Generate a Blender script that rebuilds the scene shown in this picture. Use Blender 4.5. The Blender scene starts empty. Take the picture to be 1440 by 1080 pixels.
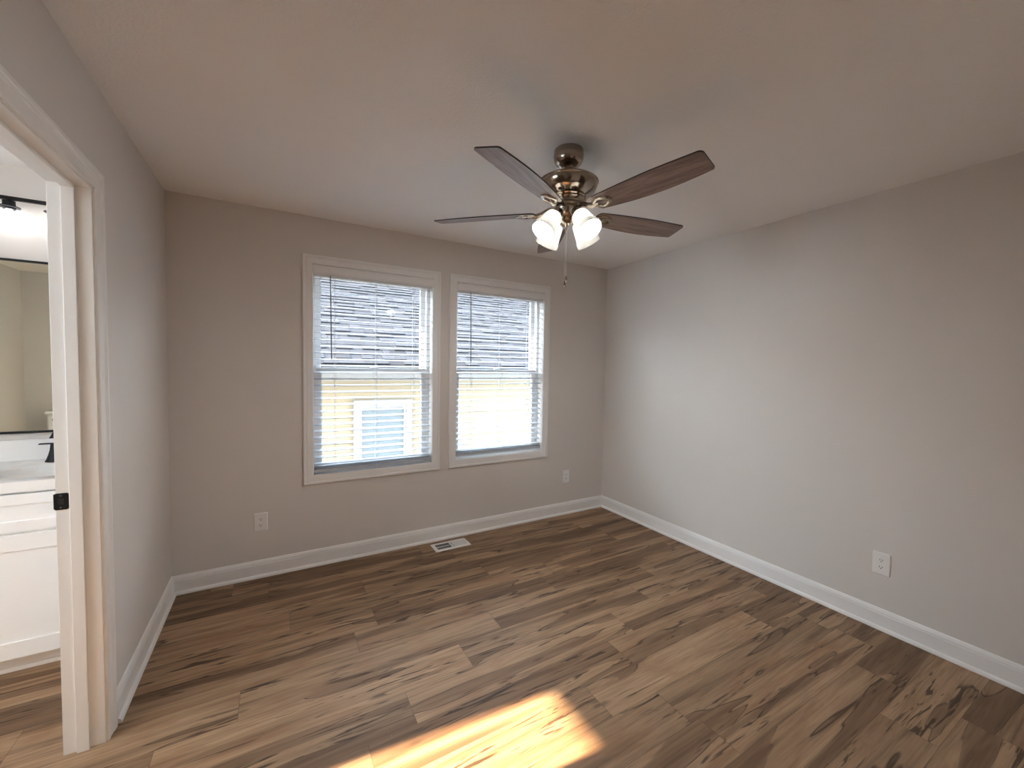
import bpy, bmesh, math, random
from mathutils import Vector, Matrix
random.seed(7)
SC = bpy.context.scene
COL = SC.collection
PI = math.pi

# ------------------------------------------------------------------ camera
F_PX = 573.51
YAW, PITCH, ROLL = math.radians(30.0688), math.radians(-2.402), math.radians(0.9252)
fw = Vector((math.sin(YAW)*math.cos(PITCH), math.cos(YAW)*math.cos(PITCH), math.sin(PITCH)))
r0 = Vector((math.cos(YAW), -math.sin(YAW), 0))
u0 = r0.cross(fw)
rt = r0*math.cos(ROLL) + u0*math.sin(ROLL)
up = -r0*math.sin(ROLL) + u0*math.cos(ROLL)
cam = bpy.data.cameras.new('camera')
cam.sensor_width = 36
cam.lens = F_PX*36/1440
cam.clip_start = 0.02
cam.clip_end = 200
camo = bpy.data.objects.new('camera', cam)
COL.objects.link(camo)
camo.matrix_world = Matrix(((rt.x, up.x, -fw.x, 0.5637), (rt.y, up.y, -fw.y, 0.0), (rt.z, up.z, -fw.z, 1.4322), (0, 0, 0, 1)))
SC.camera = camo

# ------------------------------------------------------------------ light and exposure
SC.view_settings.view_transform = 'Standard'
SC.view_settings.look = 'None'
SC.view_settings.exposure = 1.57
SC.view_settings.gamma = 1.0
SC.view_settings.use_curve_mapping = False
SC.cycles.max_bounces = 14
SC.cycles.diffuse_bounces = 8
SC.cycles.transparent_max_bounces = 16
SC.cycles.caustics_reflective = False
SC.cycles.caustics_refractive = False

SKY_STRENGTH = 5.6
SUN_STRENGTH = 26.0
FAN_BULB = 240.0
BATH_BULB = 4.5
HALL_FILL = 2.0  # added fill light in the unseen hall
BATH_FILL = 11.0  # added fill light on the bathroom ceiling, out of view
w = bpy.data.worlds.new('world')
SC.world = w
w.use_nodes = True
bg = w.node_tree.nodes['Background']
bg.inputs[0].default_value = (0.70, 0.84, 1.0, 1)
bg.inputs[1].default_value = SKY_STRENGTH
SUN_DIR = Vector((0.994, -0.105, -0.557)).normalized()      # direction the sunlight travels
SUN_GLOW = 5.0


def sky_glow():
    # the sky is brighter and warmer around the low sun
    nt = w.node_tree
    tc = nt.nodes.new('ShaderNodeTexCoord')
    dt = nt.nodes.new('ShaderNodeVectorMath')
    dt.operation = 'DOT_PRODUCT'
    dt.inputs[1].default_value = -SUN_DIR
    nt.links.new(tc.outputs['Generated'], dt.inputs[0])
    mx = nt.nodes.new('ShaderNodeMath')
    mx.operation = 'MAXIMUM'
    mx.inputs[1].default_value = 0.0
    nt.links.new(dt.outputs['Value'], mx.inputs[0])
    pw = nt.nodes.new('ShaderNodeMath')
    pw.operation = 'POWER'
    pw.inputs[1].default_value = 5.0
    nt.links.new(mx.outputs[0], pw.inputs[0])
    ml = nt.nodes.new('ShaderNodeMath')
    ml.operation = 'MULTIPLY'
    ml.inputs[1].default_value = SUN_GLOW
    nt.links.new(pw.outputs[0], ml.inputs[0])
    b2 = nt.nodes.new('ShaderNodeBackground')
    b2.inputs[0].default_value = (1.0, 0.97, 0.93, 1)
    nt.links.new(ml.outputs[0], b2.inputs[1])
    ad = nt.nodes.new('ShaderNodeAddShader')
    nt.links.new(bg.outputs[0], ad.inputs[0])
    nt.links.new(b2.outputs[0], ad.inputs[1])
    nt.links.new(ad.outputs[0], nt.nodes['World Output'].inputs[0])


sky_glow()

sun = bpy.data.lights.new('sun', 'SUN')
sun.energy = SUN_STRENGTH
sun.color = (1.0, 0.71, 0.46)
sun.angle = math.radians(1.0)
suno = bpy.data.objects.new('sun', sun)
COL.objects.link(suno)
sd = SUN_DIR
suno.rotation_euler = sd.to_track_quat('-Z', 'Y').to_euler()
suno.location = (-8, 2, 8)

# ------------------------------------------------------------------ room numbers
H = 2.44
W = 3.487
D = 3.153
YR = -0.06            # rear wall, bedroom face
LT = -0.1095           # bathroom face of the left wall
BX = -1.955           # bathroom left wall
BY = 3.20             # bathroom back wall
BR = -0.51            # bathroom rear wall
DY0, DY1, DZ = 1.268, 2.026, 2.040     # bathroom door opening


# ------------------------------------------------------------------ materials
def nodes_of(name):
    m = bpy.data.materials.new(name)
    m.use_nodes = True
    nt = m.node_tree
    return m, nt, nt.nodes['Principled BSDF']


def noise_bump(nt, b, scale, strength, dist=0.002, detail=3.0):
    tc = nt.nodes.new('ShaderNodeTexCoord')
    n = nt.nodes.new('ShaderNodeTexNoise')
    n.inputs['Scale'].default_value = scale
    n.inputs['Detail'].default_value = detail
    nt.links.new(tc.outputs['Object'], n.inputs['Vector'])
    bp = nt.nodes.new('ShaderNodeBump')
    bp.inputs['Strength'].default_value = strength
    bp.inputs['Distance'].default_value = dist
    nt.links.new(n.outputs['Fac'], bp.inputs['Height'])
    nt.links.new(bp.outputs['Normal'], b.inputs['Normal'])
    return n, tc


def mat(name, col, rough=0.5, metal=0.0, spec=0.5, bump=None, emit=None, var=0.0):
    m, nt, b = nodes_of(name)
    b.inputs['Base Color'].default_value = (*col, 1)
    b.inputs['Roughness'].default_value = rough
    b.inputs['Metallic'].default_value = metal
    b.inputs['Specular IOR Level'].default_value = spec
    if emit:
        b.inputs['Emission Color'].default_value = (*emit[0], 1)
        b.inputs['Emission Strength'].default_value = emit[1]
    n = None
    if bump:
        n, tc = noise_bump(nt, b, bump[0], bump[1], bump[2] if len(bump) > 2 else 0.002)
    if var:
        tc = nt.nodes.new('ShaderNodeTexCoord')
        n2 = nt.nodes.new('ShaderNodeTexNoise')
        n2.inputs['Scale'].default_value = 6
        n2.inputs['Detail'].default_value = 4
        nt.links.new(tc.outputs['Object'], n2.inputs['Vector'])
        mx = nt.nodes.new('ShaderNodeMix')
        mx.data_type = 'RGBA'
        mx.inputs['A'].default_value = (*[c*(1-var) for c in col], 1)
        mx.inputs['B'].default_value = (*[min(1, c*(1+var)) for c in col], 1)
        nt.links.new(n2.outputs['Fac'], mx.inputs['Factor'])
        nt.links.new(mx.outputs['Result'], b.inputs['Base Color'])
    return m


M = {}
M['wall'] = mat('greige wall paint', (0.66, 0.62, 0.58), 0.62, spec=0.3, bump=(170, 0.25, 0.0015), var=0.012)
M['ceil'] = mat('ceiling paint', (0.86, 0.84, 0.81), 0.8, spec=0.2, bump=(95, 0.5, 0.003), var=0.012)
M['trim'] = mat('white trim paint', (0.80, 0.785, 0.765), 0.35, bump=(60, 0.03))
M['door'] = mat('white door frame paint', (0.77, 0.75, 0.715), 0.4, bump=(220, 0.06))
M['vinyl'] = mat('white vinyl', (0.80, 0.80, 0.80), 0.35, bump=(40, 0.02))
M['plastic'] = mat('white outlet plastic', (0.80, 0.785, 0.765), 0.3, bump=(40, 0.02))
M['slot'] = mat('outlet slot', (0.008, 0.008, 0.008), 0.6, bump=(40, 0.02))
M['black'] = mat('matte black metal', (0.006, 0.006, 0.007), 0.42, spec=0.25, bump=(300, 0.03))
M['cabinet'] = mat('white cabinet paint', (0.87, 0.875, 0.87), 0.35, bump=(80, 0.03))
M['marble'] = mat('white cultured marble', (0.82, 0.81, 0.79), 0.15, bump=(10, 0.01), var=0.02)
M['porcelain'] = mat('white porcelain', (0.83, 0.83, 0.81), 0.1, bump=(10, 0.01))
M['mirror'] = mat('mirror glass', (0.66, 0.735, 0.71), 0.02, metal=1.0)
M['pewter'] = mat('polished pewter metal', (0.36, 0.30, 0.245), 0.16, metal=1.0, bump=(30, 0.01))
M['pewter_satin'] = mat('brushed pewter metal', (0.34, 0.285, 0.235), 0.30, metal=1.0, bump=(90, 0.03))
M['chain'] = mat('metal chain', (0.48, 0.41, 0.35), 0.3, metal=1.0, bump=(300, 0.1))
M['edge'] = mat('black blade edge', (0.012, 0.010, 0.009), 0.5, bump=(50, 0.02))
M['cord'] = mat('white blind cord', (0.72, 0.73, 0.75), 0.8, bump=(400, 0.1))
M['wand'] = mat('grey tilt wand', (0.20, 0.18, 0.19), 0.35, bump=(50, 0.02))
M['register'] = mat('white enamel register', (0.78, 0.76, 0.73), 0.4, bump=(60, 0.03))
M['duct'] = mat('painted duct shade', (0.02, 0.02, 0.02), 0.8, bump=(60, 0.03))
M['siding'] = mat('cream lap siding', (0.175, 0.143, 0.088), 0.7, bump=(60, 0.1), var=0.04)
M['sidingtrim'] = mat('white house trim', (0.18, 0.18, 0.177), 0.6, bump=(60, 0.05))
M['gutter'] = mat('charcoal gutter', (0.012, 0.015, 0.020), 0.6, bump=(60, 0.05))
M['shbutt'] = mat('shingle butt edge', (0.0025, 0.003, 0.004), 0.95, bump=(200, 0.3))
M['ground'] = mat('pale gravel ground', (0.33, 0.32, 0.295), 0.9, bump=(25, 0.6), var=0.2)
M['houseglass'] = mat('house window glass', (0.35, 0.45, 0.50), 0.08, bump=(2, 0.02))
M['houseblind'] = mat('house window covering', (0.075, 0.092, 0.100), 0.7, bump=(40, 0.05))
M['strike_screw'] = mat('strike screw', (0.06, 0.06, 0.06), 0.3, metal=1.0, bump=(100, 0.02))
M['gasket'] = mat('window gasket', (0.10, 0.11, 0.12), 0.7, bump=(100, 0.02))


def bulb_mat(name, col, s):
    m = bpy.data.materials.new(name)
    m.use_nodes = True
    nt = m.node_tree
    nt.nodes.clear()
    o = nt.nodes.new('ShaderNodeOutputMaterial')
    e = nt.nodes.new('ShaderNodeEmission')
    e.inputs[0].default_value = (*col, 1)
    e.inputs[1].default_value = s
    nt.links.new(e.outputs[0], o.inputs[0])
    return m


M['fanbulb'] = bulb_mat('fan bulb glow', (0.97, 0.985, 1.0), FAN_BULB)
M['bathbulb'] = bulb_mat('vanity bulb glow', (0.96, 0.985, 1.0), BATH_BULB)
M['hallfill'] = bulb_mat('added hall fill glow', (1.0, 0.96, 0.90), HALL_FILL)


M['bathfill'] = bulb_mat('added bathroom fill glow', (0.95, 0.985, 1.0), BATH_FILL)


def glass_mat(name, tint=(0.96, 0.98, 0.98), rough=0.0, refl=1.0):
    m = bpy.data.materials.new(name)
    m.use_nodes = True
    nt = m.node_tree
    nt.nodes.clear()
    o = nt.nodes.new('ShaderNodeOutputMaterial')
    t = nt.nodes.new('ShaderNodeBsdfTransparent')
    t.inputs[0].default_value = (*tint, 1)
    g = nt.nodes.new('ShaderNodeBsdfGlossy')
    g.inputs['Roughness'].default_value = rough
    fr = nt.nodes.new('ShaderNodeFresnel')
    # a pane has two parallel faces: use the same outside reflectance on both
    ge = nt.nodes.new('ShaderNodeNewGeometry')
    io = nt.nodes.new('ShaderNodeMapRange')
    io.inputs['To Min'].default_value = 1.45
    io.inputs['To Max'].default_value = 1/1.45
    nt.links.new(ge.outputs['Backfacing'], io.inputs['Value'])
    nt.links.new(io.outputs[0], fr.inputs[0])
    mu = nt.nodes.new('ShaderNodeMath')
    mu.operation = 'MULTIPLY'
    mu.inputs[1].default_value = refl
    nt.links.new(fr.outputs[0], mu.inputs[0])
    mx = nt.nodes.new('ShaderNodeMixShader')
    nt.links.new(mu.outputs[0], mx.inputs[0])
    nt.links.new(t.outputs[0], mx.inputs[1])
    nt.links.new(g.outputs[0], mx.inputs[2])
    nt.links.new(mx.outputs[0], o.inputs[0])
    return m


M['glass'] = glass_mat('window glass')
M['jar'] = glass_mat('clear jar glass', (0.985, 0.985, 0.985), 0.02, 0.45)


def frosted(name):
    m = bpy.data.materials.new(name)
    m.use_nodes = True
    nt = m.node_tree
    nt.nodes.clear()
    o = nt.nodes.new('ShaderNodeOutputMaterial')
    tr = nt.nodes.new('ShaderNodeBsdfTranslucent')
    tr.inputs[0].default_value = (0.310, 0.302, 0.282, 1)
    df = nt.nodes.new('ShaderNodeBsdfPrincipled')
    df.inputs['Base Color'].default_value = (0.90, 0.89, 0.86, 1)
    df.inputs['Roughness'].default_value = 0.25
    tp = nt.nodes.new('ShaderNodeBsdfTransparent')
    tp.inputs[0].default_value = (0.95, 0.93, 0.9, 1)
    tc = nt.nodes.new('ShaderNodeTexCoord')
    n = nt.nodes.new('ShaderNodeTexNoise')
    n.inputs['Scale'].default_value = 14
    n.inputs['Detail'].default_value = 5
    nt.links.new(tc.outputs['Object'], n.inputs['Vector'])
    mr = nt.nodes.new('ShaderNodeMapRange')
    mr.inputs['To Min'].default_value = 0.45
    mr.inputs['To Max'].default_value = 0.55
    nt.links.new(n.outputs['Fac'], mr.inputs['Value'])
    a = nt.nodes.new('ShaderNodeMixShader')
    nt.links.new(mr.outputs[0], a.inputs[0])
    nt.links.new(tr.outputs[0], a.inputs[1])
    nt.links.new(df.outputs[0], a.inputs[2])
    b = nt.nodes.new('ShaderNodeMixShader')
    b.inputs[0].default_value = 0.0
    nt.links.new(a.outputs[0], b.inputs[1])
    nt.links.new(tp.outputs[0], b.inputs[2])
    nt.links.new(b.outputs[0], o.inputs[0])
    return m


M['shade'] = frosted('frosted alabaster glass')


def slat_mat(name):
    m = bpy.data.materials.new(name)
    m.use_nodes = True
    nt = m.node_tree
    b = nt.nodes['Principled BSDF']
    o = nt.nodes['Material Output']
    b.inputs['Base Color'].default_value = (0.50, 0.525, 0.56, 1)
    b.inputs['Roughness'].default_value = 0.4
    noise_bump(nt, b, 30, 0.04)
    tr = nt.nodes.new('ShaderNodeBsdfTranslucent')
    tr.inputs[0].default_value = (0.50, 0.54, 0.58, 1)
    mx = nt.nodes.new('ShaderNodeMixShader')
    mx.inputs[0].default_value = 0.12
    nt.links.new(b.outputs[0], mx.inputs[1])
    nt.links.new(tr.outputs[0], mx.inputs[2])
    nt.links.new(mx.outputs[0], o.inputs[0])
    return m


M['slat'] = slat_mat('white blind slat')


class NT:
    """small helper for building node graphs"""
    def __init__(s, nt):
        s.nt = nt

    def n(s, t, **kw):
        x = s.nt.nodes.new(t)
        for k, v in kw.items():
            setattr(x, k, v)
        return x

    def l(s, a, b):
        s.nt.links.new(a, b)

    def math(s, op, a, b=None, c=None):
        x = s.n('ShaderNodeMath', operation=op)
        for i, v in enumerate((a, b, c)):
            if v is None:
                continue
            if isinstance(v, (int, float)):
                x.inputs[i].default_value = v
            else:
                s.l(v, x.inputs[i])
        return x.outputs[0]

    def mix(s, f, a, b, blend='MIX'):
        x = s.n('ShaderNodeMix', data_type='RGBA', blend_type=blend)
        for k, v in (('Factor', f), ('A', a), ('B', b)):
            if isinstance(v, (int, float)):
                x.inputs[k].default_value = v
            elif isinstance(v, tuple):
                x.inputs[k].default_value = (*v, 1)
            else:
                s.l(v, x.inputs[k])
        return x.outputs['Result']

    def comb(s, x, y, z):
        c = s.n('ShaderNodeCombineXYZ')
        for i, v in enumerate((x, y, z)):
            if isinstance(v, (int, float)):
                c.inputs[i].default_value = v
            else:
                s.l(v, c.inputs[i])
        return c.outputs[0]

    def noise(s, vec, scale=1.0, detail=3.0, rough=0.5, dist=0.0):
        x = s.n('ShaderNodeTexNoise')
        x.inputs['Scale'].default_value = scale
        x.inputs['Detail'].default_value = detail
        x.inputs['Roughness'].default_value = rough
        x.inputs['Distortion'].default_value = dist
        s.l(vec, x.inputs['Vector'])
        return x.outputs['Fac']

    def rng(s, v, a, b, c=0.0, d=1.0, smooth=True):
        x = s.n('ShaderNodeMapRange', interpolation_type='SMOOTHSTEP' if smooth else 'LINEAR')
        s.l(v, x.inputs['Value'])
        for k, t in zip(('From Min', 'From Max', 'To Min', 'To Max'), (a, b, c, d)):
            x.inputs[k].default_value = t
        return x.outputs[0]


PLANK_W, PLANK_L, PLANK_Y0 = 0.178, 1.205, 2.073


def plank_mat():
    m, nt, b = nodes_of('wood plank flooring')
    g = NT(nt)
    uv = g.n('ShaderNodeUVMap')
    uv.uv_map = 'UVMap'
    at = g.n('ShaderNodeAttribute')
    at.attribute_name = 'plank'
    sx = g.n('ShaderNodeSeparateXYZ')
    g.l(uv.outputs[0], sx.inputs[0])
    U, V = sx.outputs[0], sx.outputs[1]          # metres along and across the plank
    sc = g.n('ShaderNodeSeparateColor')
    g.l(at.outputs['Color'], sc.inputs[0])
    R, G, B = sc.outputs
    z = g.math('MULTIPLY', R, 37.0)
    z2 = g.math('MULTIPLY', G, 53.0)
    # broad heartwood / sapwood shapes that run along the plank and swell around knots
    broad = g.noise(g.comb(g.math('MULTIPLY', U, 0.85), g.math('MULTIPLY', V, 8.0), z), 1.0, 2.5, 0.45, 0.45)
    fine = g.noise(g.comb(g.math('MULTIPLY', U, 3.5), g.math('MULTIPLY', V, 95.0), z2), 1.0, 4.0, 0.6, 0.15)
    mid = g.noise(g.comb(g.math('MULTIPLY', U, 1.5), g.math('MULTIPLY', V, 24.0), z2), 1.0, 4.0, 0.6, 0.6)
    blot = g.noise(g.comb(g.math('MULTIPLY', U, 3.0), g.math('MULTIPLY', V, 11.0), z2), 1.0, 4.0, 0.6, 0.4)
    thr = g.math('ADD', 0.44, g.math('MULTIPLY', B, 0.20))
    dlt = g.math('SUBTRACT', broad, thr)
    edge = g.rng(dlt, -0.008, 0.010)
    soft = g.rng(dlt, -0.10, 0.10)
    heart = g.math('ADD', g.math('MULTIPLY', edge, 0.52), g.math('MULTIPLY', soft, 0.42))
    light = g.mix(g.rng(mid, 0.3, 0.7), (0.362, 0.236, 0.142), (0.244, 0.152, 0.089))
    dark = g.mix(g.rng(mid, 0.3, 0.7), (0.191, 0.114, 0.065), (0.114, 0.065, 0.037))
    warm = g.mix(g.math('MULTIPLY', g.rng(blot, 0.45, 0.70), 0.8), light, (0.250, 0.137, 0.074))
    c = g.mix(heart, warm, dark)
    c = g.mix(g.math('MULTIPLY', g.rng(mid, 0.53, 0.70), 0.45), c, (0.105, 0.060, 0.033))
    c = g.mix(g.math('MULTIPLY', g.rng(fine, 0.40, 0.75), 0.40), c, (0.108, 0.062, 0.035))
    # dark line that follows the boundary of the heartwood, broken along its length
    brk = g.noise(g.comb(g.math('MULTIPLY', U, 2.2), g.math('MULTIPLY', V, 3.0), g.math('ADD', z2, 9.0)), 1.0, 3.0)
    ln = g.math('MULTIPLY', g.rng(g.math('ABSOLUTE', dlt), 0.0, 0.0085, 1.0, 0.0), g.rng(brk, 0.33, 0.46))
    c = g.mix(g.math('MULTIPLY', ln, 0.80), c, (0.029, 0.016, 0.010))
    # black mineral streaks and bark pockets
    st = g.noise(g.comb(g.math('MULTIPLY', U, 3.4), g.math('MULTIPLY', V, 46.0), g.math('ADD', z, 4.0)), 1.0, 3.0, 0.6, 1.0)
    gate = g.noise(g.comb(g.math('MULTIPLY', U, 1.8), g.math('MULTIPLY', V, 8.0), g.math('ADD', z, 21.0)), 1.0, 2.0)
    stf = g.math('MULTIPLY', g.rng(st, 0.555, 0.63), g.rng(gate, 0.49, 0.58))
    c = g.mix(g.math('MULTIPLY', stf, 0.85), c, (0.034, 0.019, 0.011))
    # knots
    vo = g.n('ShaderNodeTexVoronoi')
    vo.inputs['Scale'].default_value = 1.0
    g.l(g.comb(g.math('MULTIPLY', U, 2.3), g.math('MULTIPLY', V, 7.5), z2), vo.inputs['Vector'])
    kn = g.rng(g.math('ADD', vo.outputs['Distance'], g.math('MULTIPLY', fine, 0.10)), 0.07, 0.16, 1.0, 0.0)
    c = g.mix(g.math('MULTIPLY', kn, 0.6), c, (0.055, 0.028, 0.015))
    # overall tone of each plank
    tone = g.rng(G, 0.0, 1.0, 0.84, 1.14, False)
    c = g.mix(1.0, c, g.comb(tone, tone, tone), 'MULTIPLY')
    # seams
    ev = g.math('MINIMUM', V, g.math('SUBTRACT', PLANK_W, V))
    eu = g.math('MINIMUM', sx.outputs[0], g.math('SUBTRACT', at.outputs['Alpha'], U))
    seam = g.rng(g.math('MINIMUM', ev, eu), 0.0004, 0.0016, 1.0, 0.0)
    c = g.mix(g.math('MULTIPLY', seam, 0.55), c, (0.05, 0.033, 0.023))
    g.l(c, b.inputs['Base Color'])
    b.inputs['Specular IOR Level'].default_value = 0.22
    g.l(g.rng(fine, 0.3, 0.7, 0.46, 0.58), b.inputs['Roughness'])
    bp = g.n('ShaderNodeBump')
    bp.inputs['Strength'].default_value = 0.12
    bp.inputs['Distance'].default_value = 0.001
    g.l(g.math('SUBTRACT', fine, g.math('MULTIPLY', seam, 1.5)), bp.inputs['Height'])
    g.l(bp.outputs[0], b.inputs['Normal'])
    return m


M['plank'] = plank_mat()


def blade_mat():
    m, nt, b = nodes_of('walnut blade veneer')
    g = NT(nt)
    tc = g.n('ShaderNodeTexCoord')
    sx = g.n('ShaderNodeSeparateXYZ')
    g.l(tc.outputs['Object'], sx.inputs[0])
    oi = g.n('ShaderNodeObjectInfo')
    z = g.math('MULTIPLY', oi.outputs['Random'], 40)
    X, Y = sx.outputs[0], sx.outputs[1]
    a = g.noise(g.comb(g.math('MULTIPLY', X, 5), g.math('MULTIPLY', Y, 55), z), 1, 5, 0.6, 0.5)
    f = g.noise(g.comb(g.math('MULTIPLY', X, 20), g.math('MULTIPLY', Y, 420), z), 1, 3, 0.6)
    br = g.noise(g.comb(g.math('MULTIPLY', X, 2.4), g.math('MULTIPLY', Y, 18), z), 1, 2, 0.5, 0.6)
    c = g.mix(g.rng(a, 0.3, 0.7), (0.290, 0.198, 0.160), (0.135, 0.088, 0.072))
    c = g.mix(g.math('MULTIPLY', g.rng(f, 0.4, 0.7), 0.5), c, (0.075, 0.05, 0.04))
    c = g.mix(g.math('MULTIPLY', g.rng(br, 0.5, 0.7), 0.4), c, (0.34, 0.245, 0.20))
    g.l(c, b.inputs['Base Color'])
    b.inputs['Roughness'].default_value = 0.42
    return m


M['blade'] = blade_mat()


def shingle_mat():
    m, nt, b = nodes_of('asphalt shingle')
    g = NT(nt)
    at = g.n('ShaderNodeAttribute')
    at.attribute_name = 'tone'
    tc = g.n('ShaderNodeTexCoord')
    gr = g.noise(tc.outputs['Object'], 260, 2, 0.7)
    big = g.noise(tc.outputs['Object'], 1.2, 3)
    sc = g.n('ShaderNodeSeparateColor')
    g.l(at.outputs['Color'], sc.inputs[0])
    t = g.math('ADD', g.math('MULTIPLY', sc.outputs[0], 0.7), g.math('MULTIPLY', big, 0.35))
    c = g.mix(g.rng(t, 0.15, 0.9, 0, 1, False), (0.0055, 0.007, 0.011), (0.026, 0.030, 0.038))
    c = g.mix(g.rng(gr, 0.35, 0.7, 0.0, 0.45), c, (0.036, 0.039, 0.046))
    g.l(c, b.inputs['Base Color'])
    b.inputs['Roughness'].default_value = 0.95
    b.inputs['Specular IOR Level'].default_value = 0.15
    return m


M['shingle'] = shingle_mat()


# ------------------------------------------------------------------ mesh helpers
class MB:
    """collects shapes and links them as ONE mesh object"""
    def __init__(s):
        s.v, s.f, s.mi, s.sm = [], [], [], []

    def add(s, vs, fs, mi=0, smooth=False):
        o = len(s.v)
        s.v += [tuple(p) for p in vs]
        for f in fs:
            s.f.append(tuple(i+o for i in f))
            s.mi.append(mi)
            s.sm.append(smooth)
        return s

    def box(s, x0, x1, y0, y1, z0, z1, mi=0, mx=None):
        vs = [(x, y, z) for x in (x0, x1) for y in (y0, y1) for z in (z0, z1)]
        if mx is not None:
            vs = [mx @ Vector(p) for p in vs]
        fs = [(0, 1, 3, 2), (4, 6, 7, 5), (0, 4, 5, 1), (2, 3, 7, 6), (0, 2, 6, 4), (1, 5, 7, 3)]
        return s.add(vs, fs, mi)

    def lathe(s, prof, n=48, mx=None, mi=0, smooth=True, cap=True):
        """prof: (radius, z) along the axis"""
        vs, fs = [], []
        for r, z in prof:
            for i in range(n):
                a = 2*PI*i/n
                p = Vector((r*math.cos(a), r*math.sin(a), z))
                vs.append(mx @ p if mx is not None else p)
        for k in range(len(prof)-1):
            for i in range(n):
                j = (i+1) % n
                fs.append((k*n+i, k*n+j, (k+1)*n+j, (k+1)*n+i))
        if cap:
            if prof[0][0] > 1e-5:
                fs.append(tuple(range(n))[::-1])
            if prof[-1][0] > 1e-5:
                fs.append(tuple(range((len(prof)-1)*n, len(prof)*n)))
        return s.add(vs, fs, mi, smooth)

    def tube(s, pts, r, n=10, mi=0, smooth=True):
        pts = [Vector(p) for p in pts]
        rs = r if isinstance(r, (list, tuple)) else [r]*len(pts)
        vs, fs = [], []
        prev = None
        for k, p in enumerate(pts):
            if k == 0:
                t = pts[1]-p
            elif k == len(pts)-1:
                t = p-pts[k-1]
            else:
                t = pts[k+1]-pts[k-1]
            t.normalize()
            a = prev if prev is not None else (Vector((0, 0, 1)) if abs(t.z) < 0.9 else Vector((1, 0, 0)))
            e1 = (a - t*a.dot(t)).normalized()
            prev = e1
            e2 = t.cross(e1)
            for i in range(n):
                an = 2*PI*i/n
                vs.append(p + (e1*math.cos(an)+e2*math.sin(an))*rs[k])
        for k in range(len(pts)-1):
            for i in range(n):
                j = (i+1) % n
                fs.append((k*n+i, k*n+j, (k+1)*n+j, (k+1)*n+i))
        fs.append(tuple(range(n))[::-1])
        fs.append(tuple(range((len(pts)-1)*n, len(pts)*n)))
        return s.add(vs, fs, mi, smooth)

    def prism(s, poly, axis, a0, a1, mi=0, mx=None, smooth=False):
        """poly of 2-D points swept along an axis ('x','y','z') between a0 and a1"""
        n = len(poly)

        def P(p, a):
            q = {'x': (a, p[0], p[1]), 'y': (p[0], a, p[1]), 'z': (p[0], p[1], a)}[axis]
            return mx @ Vector(q) if mx is not None else q
        vs = [P(p, a0) for p in poly]+[P(p, a1) for p in poly]
        fs = [(i, (i+1) % n, n+(i+1) % n, n+i) for i in range(n)]
        fs += [tuple(range(n))[::-1], tuple(range(n, 2*n))]
        return s.add(vs, fs, mi, smooth)

    def ring(s, loops, closed=True, mi=0, smooth=False):
        """loops: point lists of equal length, bridged in order; closed: each loop is a closed ring"""
        n = len(loops[0])
        vs = [p for lp in loops for p in lp]
        fs = []
        for k in range(len(loops)-1):
            for i in range(n if closed else n-1):
                j = (i+1) % n
                fs.append((k*n+i, k*n+j, (k+1)*n+j, (k+1)*n+i))
        return s.add(vs, fs, mi, smooth)

    def build(s, name, mats, parent=None, bevel=0.0, loc=None, rot=None, segs=2, fix=True):
        me = bpy.data.meshes.new(name)
        me.from_pydata(s.v, [], s.f)
        for m in (mats if isinstance(mats, (list, tuple)) else [mats]):
            me.materials.append(m)
        me.polygons.foreach_set('material_index', s.mi)
        me.polygons.foreach_set('use_smooth', s.sm)
        me.update()
        if fix:
            bm = bmesh.new()
            bm.from_mesh(me)
            bmesh.ops.recalc_face_normals(bm, faces=bm.faces)
            bm.to_mesh(me)
            bm.free()
        o = bpy.data.objects.new(name, me)
        COL.objects.link(o)
        if parent is not None:
            o.parent = parent
        if loc is not None:
            o.location = loc
        if rot is not None:
            o.rotation_euler = rot
        if bevel:
            b = o.modifiers.new('bevel', 'BEVEL')
            b.width = bevel
            b.segments = segs
            b.limit_method = 'ANGLE'
            b.angle_limit = math.radians(40)
        if any(s.sm):
            try:
                me.set_sharp_from_angle(angle=math.radians(38))
            except Exception:
                pass
        return o


def tag(o, label, cat, group=None, kind=None):
    o['label'] = label
    o['category'] = cat
    if group:
        o['group'] = group
    if kind:
        o['kind'] = kind
    return o


def struct(o, label, cat):
    return tag(o, label, cat, kind='structure')


def thing(name, loc=(0, 0, 0), rz=0.0):
    o = bpy.data.objects.new(name, None)
    o.empty_display_size = 0.1
    COL.objects.link(o)
    o.location = loc
    o.rotation_euler = (0, 0, rz)
    return o


def kids(o):
    return [c for c in bpy.data.objects if c.parent == o]


def copy_tree(o, parent=None):
    c = o.copy()
    COL.objects.link(c)
    if parent is not None:
        c.parent = parent
    for ch in kids(o):
        copy_tree(ch, c)
    return c


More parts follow.
